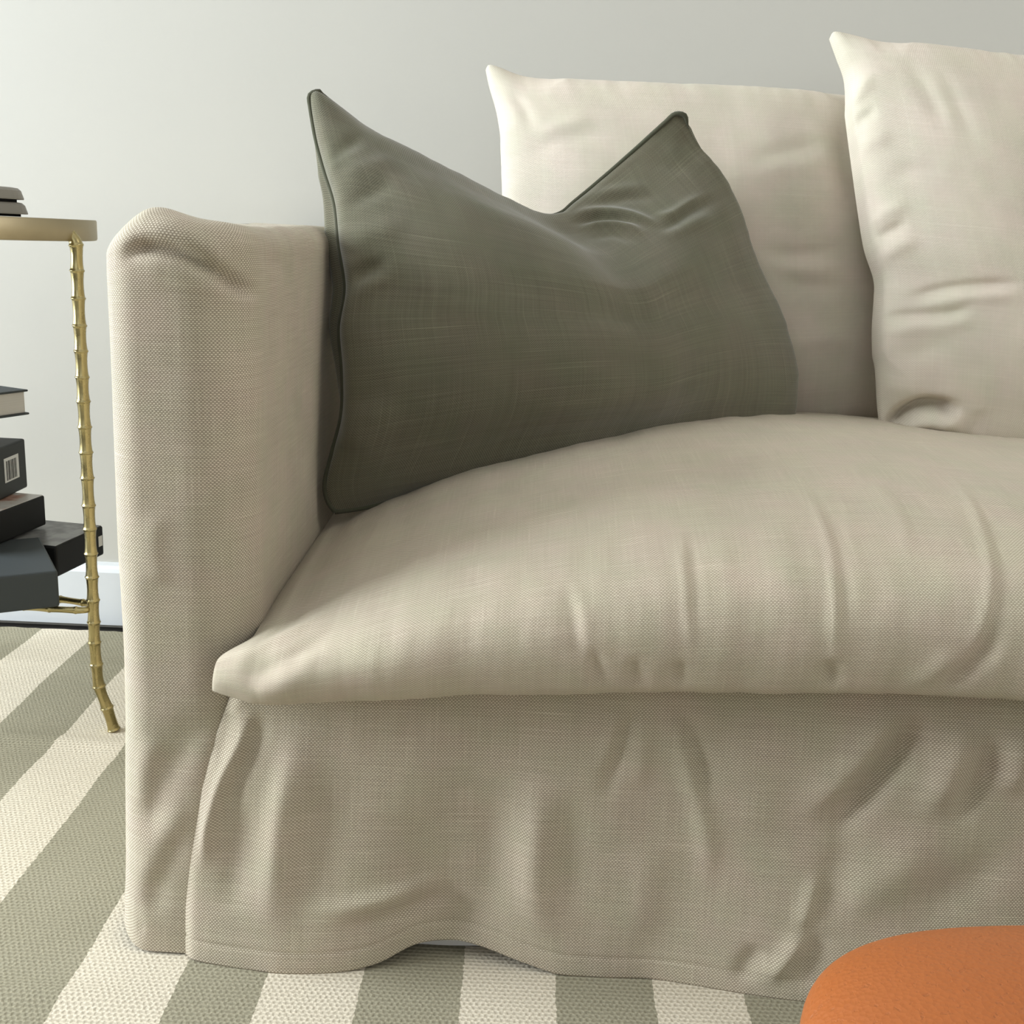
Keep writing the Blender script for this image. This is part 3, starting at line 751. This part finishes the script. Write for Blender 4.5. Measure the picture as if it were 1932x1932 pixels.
for a, b in zip(rs[:-1], rs[1:]):
    for k in range(96): bm.faces.new((a[k], b[k], b[(k+1) % 96], a[(k+1) % 96]))
bmesh.ops.recalc_face_normals(bm, faces=bm.faces)
me = bpy.data.meshes.new('table_top'); bm.to_mesh(me); bm.free()
tt = child(link('table_top', me, m_rim), table)
md = tt.modifiers.new('es', 'EDGE_SPLIT'); md.split_angle = math.radians(40)

def bamboo(path, nodes, r0=.0062, swell=.26, seg=12, tip=None):
    """path 3D; nodes: arc positions of the joints"""
    S = spline(path, max(300, len(nodes)*45)); L = np.r_[0, np.cumsum(np.linalg.norm(np.diff(S, axis=0), axis=1))]
    R = np.full(len(S), r0)
    for n_ in nodes:
        d = L-n_; R += r0*swell*.6*np.exp(-(np.abs(d)/.0014)**2)+r0*.16*np.exp(-(np.abs(d)/.0075)**1.5)
    return tube(S, R, seg)
# leg in view, from the photograph
nodes_px = [(141, 462), (147, 511), (150, 563), (152, 615), (152, 662), (153, 712), (156, 757), (159, 806), (163, 853), (165, 902), (167, 953), (170, 998), (173, 1044), (174, 1088), (175, 1132), (177, 1173), (178, 1212), (182, 1253), (187, 1294), (202, 1335), (214, 1372)]
legY = lambda py: 1.402 if py < 1250 else 1.402+.013*(py-1250)/125
cf = np.polyfit([p[1] for p in nodes_px[:17]], [p[0] for p in nodes_px[:17]], 3)
nodes_px = [((np.polyval(cf, p[1])) if k < 17 else p[0], p[1]) for k, p in enumerate(nodes_px)]
lp = [atY(x+0.0, y, legY(y)) for x, y in nodes_px]
lp[-1] = atZ(215, 1376, .0135)
leg_local = np.array(lp)
head = np.array([[leg_local[0][0]-.012, leg_local[0][1]+.002, .690], [leg_local[0][0]-.005, leg_local[0][1], .680]])
path = np.vstack([head, leg_local])
Sx = spline(path, 945); Lx = np.r_[0, np.cumsum(np.linalg.norm(np.diff(Sx, axis=0), axis=1))]
nodes = [Lx[np.argmin(np.linalg.norm(Sx-p, axis=1))] for p in leg_local]
leg_me = bamboo(path, nodes, r0=.0070)
ang0 = math.atan2(leg_local[5][1]-TC[1], leg_local[5][0]-TC[0])
leg0 = link('leg', leg_me, m_brass); child(leg0, table)
for dth in (120, 240):
    m2 = leg_me.copy(); Rm = Matrix.Translation((TC[0], TC[1], 0)) @ Matrix.Rotation(math.radians(dth), 4, 'Z') @ Matrix.Translation((-TC[0], -TC[1], 0))
    m2.transform(Rm); l2 = bpy.data.objects.new('leg', m2); COL.objects.link(l2); child(l2, table)
# stretchers: a pair of thin bamboo bars from each leg to the middle, carrying the books
zb = .1935
lxy = leg_local[14][:2]
for dth in (0, 120, 240):
    for off, z_ in ((-.010, zb), (.010, zb+.004)):
        a = np.array([lxy[0]-TC[0], lxy[1]-TC[1]]); c, s = math.cos(math.radians(dth)), math.sin(math.radians(dth))
        a = np.array([a[0]*c-a[1]*s, a[0]*s+a[1]*c]); t = a/np.linalg.norm(a); nrm = np.array([-t[1], t[0]])
        p0 = TC+a*.985; p1 = TC+a*.62+nrm*off*1.6; p2 = TC+nrm*off*1.2
        S = np.array([[*p0, z_], [*(p0*.85+p1*.15+nrm*off*.7), z_-.0005], [*p1, z_+.0005], [*p2, z_]])
        me = bamboo(S, [.02, .055, .09, .125, .16, .2], r0=.0042); child(link('stretcher', me, m_brass), table)

# stacked slabs on the table
m_slab = plain('grey_brown_stone', (.20, .185, .155), .5, .35, var=.12, bumps=(120, .2, .002))
m_felt = plain('black_felt', (.012, .012, .012), .9, .1)
def slab(cx, cy, z0, r, label):
    t = thing('coaster', (cx, cy, z0), label, 'coaster', 'stacked stone coasters on the side table')
    bm = bmesh.new(); n = 48; rr = [r*(1+.02*math.sin(3*k*2*math.pi/n)+.01*math.sin(7*k*2*math.pi/n+1)) for k in range(n)]
    prof = [(.0, .003), (1.0, .003), (1.0, .0045), (.955, .0135), (.90, .0165), (.78, .0175), (0.0, .0175)]
    rings = []
    for f, z in prof:
        rings.append([bm.verts.new((cx+max(f, .002)*rr[k]*math.cos(2*math.pi*k/n), cy+max(f, .002)*rr[k]*math.sin(2*math.pi*k/n), z0+z)) for k in range(n)])
    for a, b in zip(rings[:-1], rings[1:]):
        for k in range(n): bm.faces.new((a[k], a[(k+1) % n], b[(k+1) % n], b[k]))
    bmesh.ops.recalc_face_normals(bm, faces=bm.faces)
    me = bpy.data.meshes.new('slab'); bm.to_mesh(me); bm.free()
    child(link('stone', me, m_slab, smooth=False), t)
    bm = bmesh.new(); bmesh.ops.create_cone(bm, cap_ends=True, segments=40, radius1=r*.88, radius2=r*.88, depth=.0032)
    for v in bm.verts: v.co = v.co+Vector((cx, cy, z0+.0016))
    me = bpy.data.meshes.new('felt'); bm.to_mesh(me); bm.free()
    tag(child(link('base_pad', me, m_felt), t), 'black felt pad')
sx = atY(43, 402, 1.40)[0]
slab(sx-.062, 1.40, .7003, .062, 'grey brown stone coaster with a sloping rim, lower of two on the brass table')
slab(sx-.066, 1.40, .7003+.0175, .062, 'grey brown stone coaster with a sloping rim, upper of two on the brass table')

# ------------------------------------------------------------------ books under the table
def mat_book(name, c, rough=.55): return plain(name, c, rough, .22, var=.06)
m_black = mat_book('black_cover', (.007, .0075, .008)); m_grey = mat_book('slate_cover', (.047, .054, .056), .6); m_char = mat_book('charcoal_cover', (.030, .033, .033))
m_page = NT('page_block', .9, .1)
tc = m_page.n('ShaderNodeTexCoord').outputs['Object']; sp = m_page.n('ShaderNodeSeparateXYZ'); m_page.t.links.new(tc, sp.inputs[0])
pl = m_page.noise(m_page.comb(0.0, 0.0, m_page.math('MULTIPLY', sp.outputs[2], 1400.0)), 1, 2)
m_page.color(m_page.mix(pl, c4((.42, .40, .37)), c4((.62, .60, .57)))); m_page.bump(pl, .3, .0006); m_page = m_page.m
m_label = plain('white_label', (.62, .62, .61), .6, .2)
def photo_cover(name, cols, scale, seed):
    M = NT(name, .35, .4); tc = M.n('ShaderNodeTexCoord').outputs['Object']
    mp = M.n('ShaderNodeMapping'); M.t.links.new(tc, mp.inputs[0]); mp.inputs['Location'].default_value = (seed, seed*.7, 0)
    n = M.noise(mp.outputs[0], scale, 3, .55)
    M.color(M.ramp(n, cols)); return M.m
m_cov_pink = photo_cover('cover_photograph', [(.30, (.16, .075, .05)), (.38, (.42, .25, .19)), (.43, (.52, .48, .44)), (.6, (.60, .59, .57))], 16, 2.3)
m_cov_grey = photo_cover('cover_photograph_grey', [(.35, (.035, .036, .036)), (.5, (.10, .10, .098)), (.62, (.24, .24, .235))], 18, 4.1)

def book(label, corner, a, sa, sb, z0, th, cover, topmat=None, pages=False, cat='book', group='books stacked under the side table', name='book'):
    """corner: near right bottom corner (x,y); a: unit direction of the visible long side going left; b = depth direction"""
    a = np.array(a, float); a /= np.linalg.norm(a); b = np.array([a[1], -a[0]])
    if b[1] < 0: b = -b
    cen = np.array(corner)+a*sa/2+b*sb/2; yaw = math.atan2(-a[1], -a[0])
    t = thing(name, (cen[0], cen[1], z0), label, cat, group); t.rotation_euler.z = yaw
    def add(nm, dx, dy, dz, loc, mat, r=.0012):
        o = link(nm, rbox(dx, dy, dz, r=r), mat, smooth=False); o.parent = t; o.location = loc; return o
    if pages:
        add('front_cover', sa, sb, .003, (0, 0, th-.0015), cover); add('back_cover', sa, sb, .003, (0, 0, .0015), cover)
        add('page_block', sa-.006, sb-.008, th-.006, (-.001, 0, th/2), m_page, .0005)
        add('spine', .003, sb, th, (-sa/2-.0005, 0, th/2), cover)
    else:
        add('cover', sa, sb, th, (0, 0, th/2), cover, .003)
        if topmat: add('cover_picture', sa-.004, sb-.004, .0006, (0, 0, th+.0002), topmat, 0)
    return t, add
Z0 = .2005
def xy(px, py, z): return atZ(px, py, z)[:2]
# slate grey book nearest, lying on the stretchers
c = xy(113, 1145, Z0); l = xy(0, 1158, Z0)
book('thick plain slate grey book lying lowest in the pile', c, l-c, .16, .18, Z0, .050, m_grey)
z5 = Z0+.050
# black book behind it
c4a = xy(197, 1046, Z0); l4 = xy(112, 1088, Z0)
b4, add4 = book('black book with a grey photo cover sticking out behind the brass leg', c4a, l4-c4a, .125, .17, Z0, .046, m_black, m_cov_grey)
add4('barcode_label', .010, .0006, .016, (.125/2-.010, -.17/2-.0004, .024), m_label, 0)
# black book with a picture on its cover
z3 = z5+.0005
c3 = xy(88, 990, z3); l3 = xy(0, 1027, z3)
t3h = .046
book('black book with a pale pictured cover below the barcoded box', c3, l3-c3, .17, .12, z3, t3h, m_black, m_cov_pink)
# boxed book with a barcode
z2 = z3+t3h+.0008
c2 = xy(53, 919, z2); l2 = xy(0, 945, z2)
b2, add2 = book('charcoal boxed book with a white barcode label on its end', c2, l2-c2, .15, .12, z2, .076, m_char)
# barcode label: white sticker with thin black bars, each bar flat print raised a hair
bl = .026
lab = add2('barcode_label', .046, .0006, .036, (.15/2-.050, -.12/2-.0004, .040), m_label, 0)
xk = -.0175; wds = [.0024, .0012, .0036, .0012, .0018, .0030, .0012, .0024, .0012]
bm = bmesh.new()
for k, w in enumerate(wds):
    r = bmesh.ops.create_cube(bm, size=1)
    for v in r['verts']: v.co = (xk+w/2+v.co.x*w, -.0004+v.co.y*.0002, -.001+v.co.z*.029)
    xk += w+.0018
me = bpy.data.meshes.new('bars'); bm.to_mesh(me); bm.free()
o = link('barcode', me, m_black, smooth=False); o.parent = lab
# book with pages on top, its end reaching into view; a smaller one carries it further left
z1 = atY(55, 778, 1.56)[2]-.003
c1 = atY(56, 781, 1.56)[:2]; l1 = atZ(0, 790, z1)[:2]
hgap = z1-(z2+.076)
book('small dark book between the boxed book and the open paged one', c2+np.array([-.055, .01]), l2-c2, .09, .10, z2+.0765, hgap-.001, m_char)
book('dark covered book with a white page block, topmost of the pile', c1, l1-c1, .17, .15, z1, .036, m_grey, pages=True)

# ------------------------------------------------------------------ leather stool
def leather():
    M = NT('tan_leather', .42, .45); tc = M.n('ShaderNodeTexCoord').outputs['Object']
    vo = M.n('ShaderNodeTexVoronoi', feature='F1'); M.t.links.new(tc, vo.inputs['Vector']); vo.inputs['Scale'].default_value = 420
    n = M.noise(tc, 9, 3); n2 = M.noise(tc, 130, 3, .6)
    pits = M.remap(M.noise(tc, 300, 2), .62, .72, 0, 1)
    col = M.mix(n, c4((.27, .070, .012)), c4((.35, .102, .022)))
    col = M.mix(M.math('MULTIPLY', pits, .45), col, c4((.25, .075, .02))); M.color(col)
    h = M.math('ADD', M.math('MULTIPLY', vo.outputs['Distance'], .8), M.math('MULTIPLY', n2, .7)); h = M.math('SUBTRACT', h, M.math('MULTIPLY', pits, .8))
    M.bump(h, .35, .0008); return M.m
m_lea = leather()
m_wood = plain('stool_wood', (.10, .055, .03), .45, .4, var=.2)
zt = .428
sc = np.array([.412, .238])          # centre of the seat
hx, hy = .290, .215
stool = thing('leather_stool', (sc[0], sc[1], .012), 'orange tan leather stool with a padded rounded seat in the near corner', 'stool')
th = np.linspace(0, 2*math.pi, 145); ph = np.linspace(-math.pi/2, math.pi/2, 60)
TH, PH = np.meshgrid(th, ph, indexing='ij')
def sgnp(x, p): return np.sign(x)*np.abs(x)**p
cxp = sgnp(np.cos(TH), .32); syp = sgnp(np.sin(TH), .32)
ca = np.clip(np.cos(PH), 0, 1)**.40; sa_ = sgnp(np.sin(PH), .75)
P = np.stack([sc[0]+hx*cxp*ca, sc[1]+hy*syp*ca, zt-.045+.045*sa_], -1)
rr = np.clip(1-((P[..., 0]-sc[0])/hx)**2, 0, 1)*np.clip(1-((P[..., 1]-sc[1])/hy)**2, 0, 1)
P[..., 2] += .010*rr*(P[..., 2] > zt-.045)
child(link('seat', grids_to_mesh('stool_seat', [(P, np.stack([P[..., 0], P[..., 1]], -1), False)], 0), m_lea), stool)
for dx, dy in ((-1, -1), (-1, 1), (1, -1), (1, 1)):
    a = np.array([sc[0]+dx*(hx-.10), sc[1]+dy*(hy-.08), zt-.08]); b = np.array([sc[0]+dx*(hx-.06), sc[1]+dy*(hy-.05), .012])
    child(link('leg', tube(spline([a, b], 6), [.017, .016, .015, .013, .012, .011], 14), m_wood), stool)
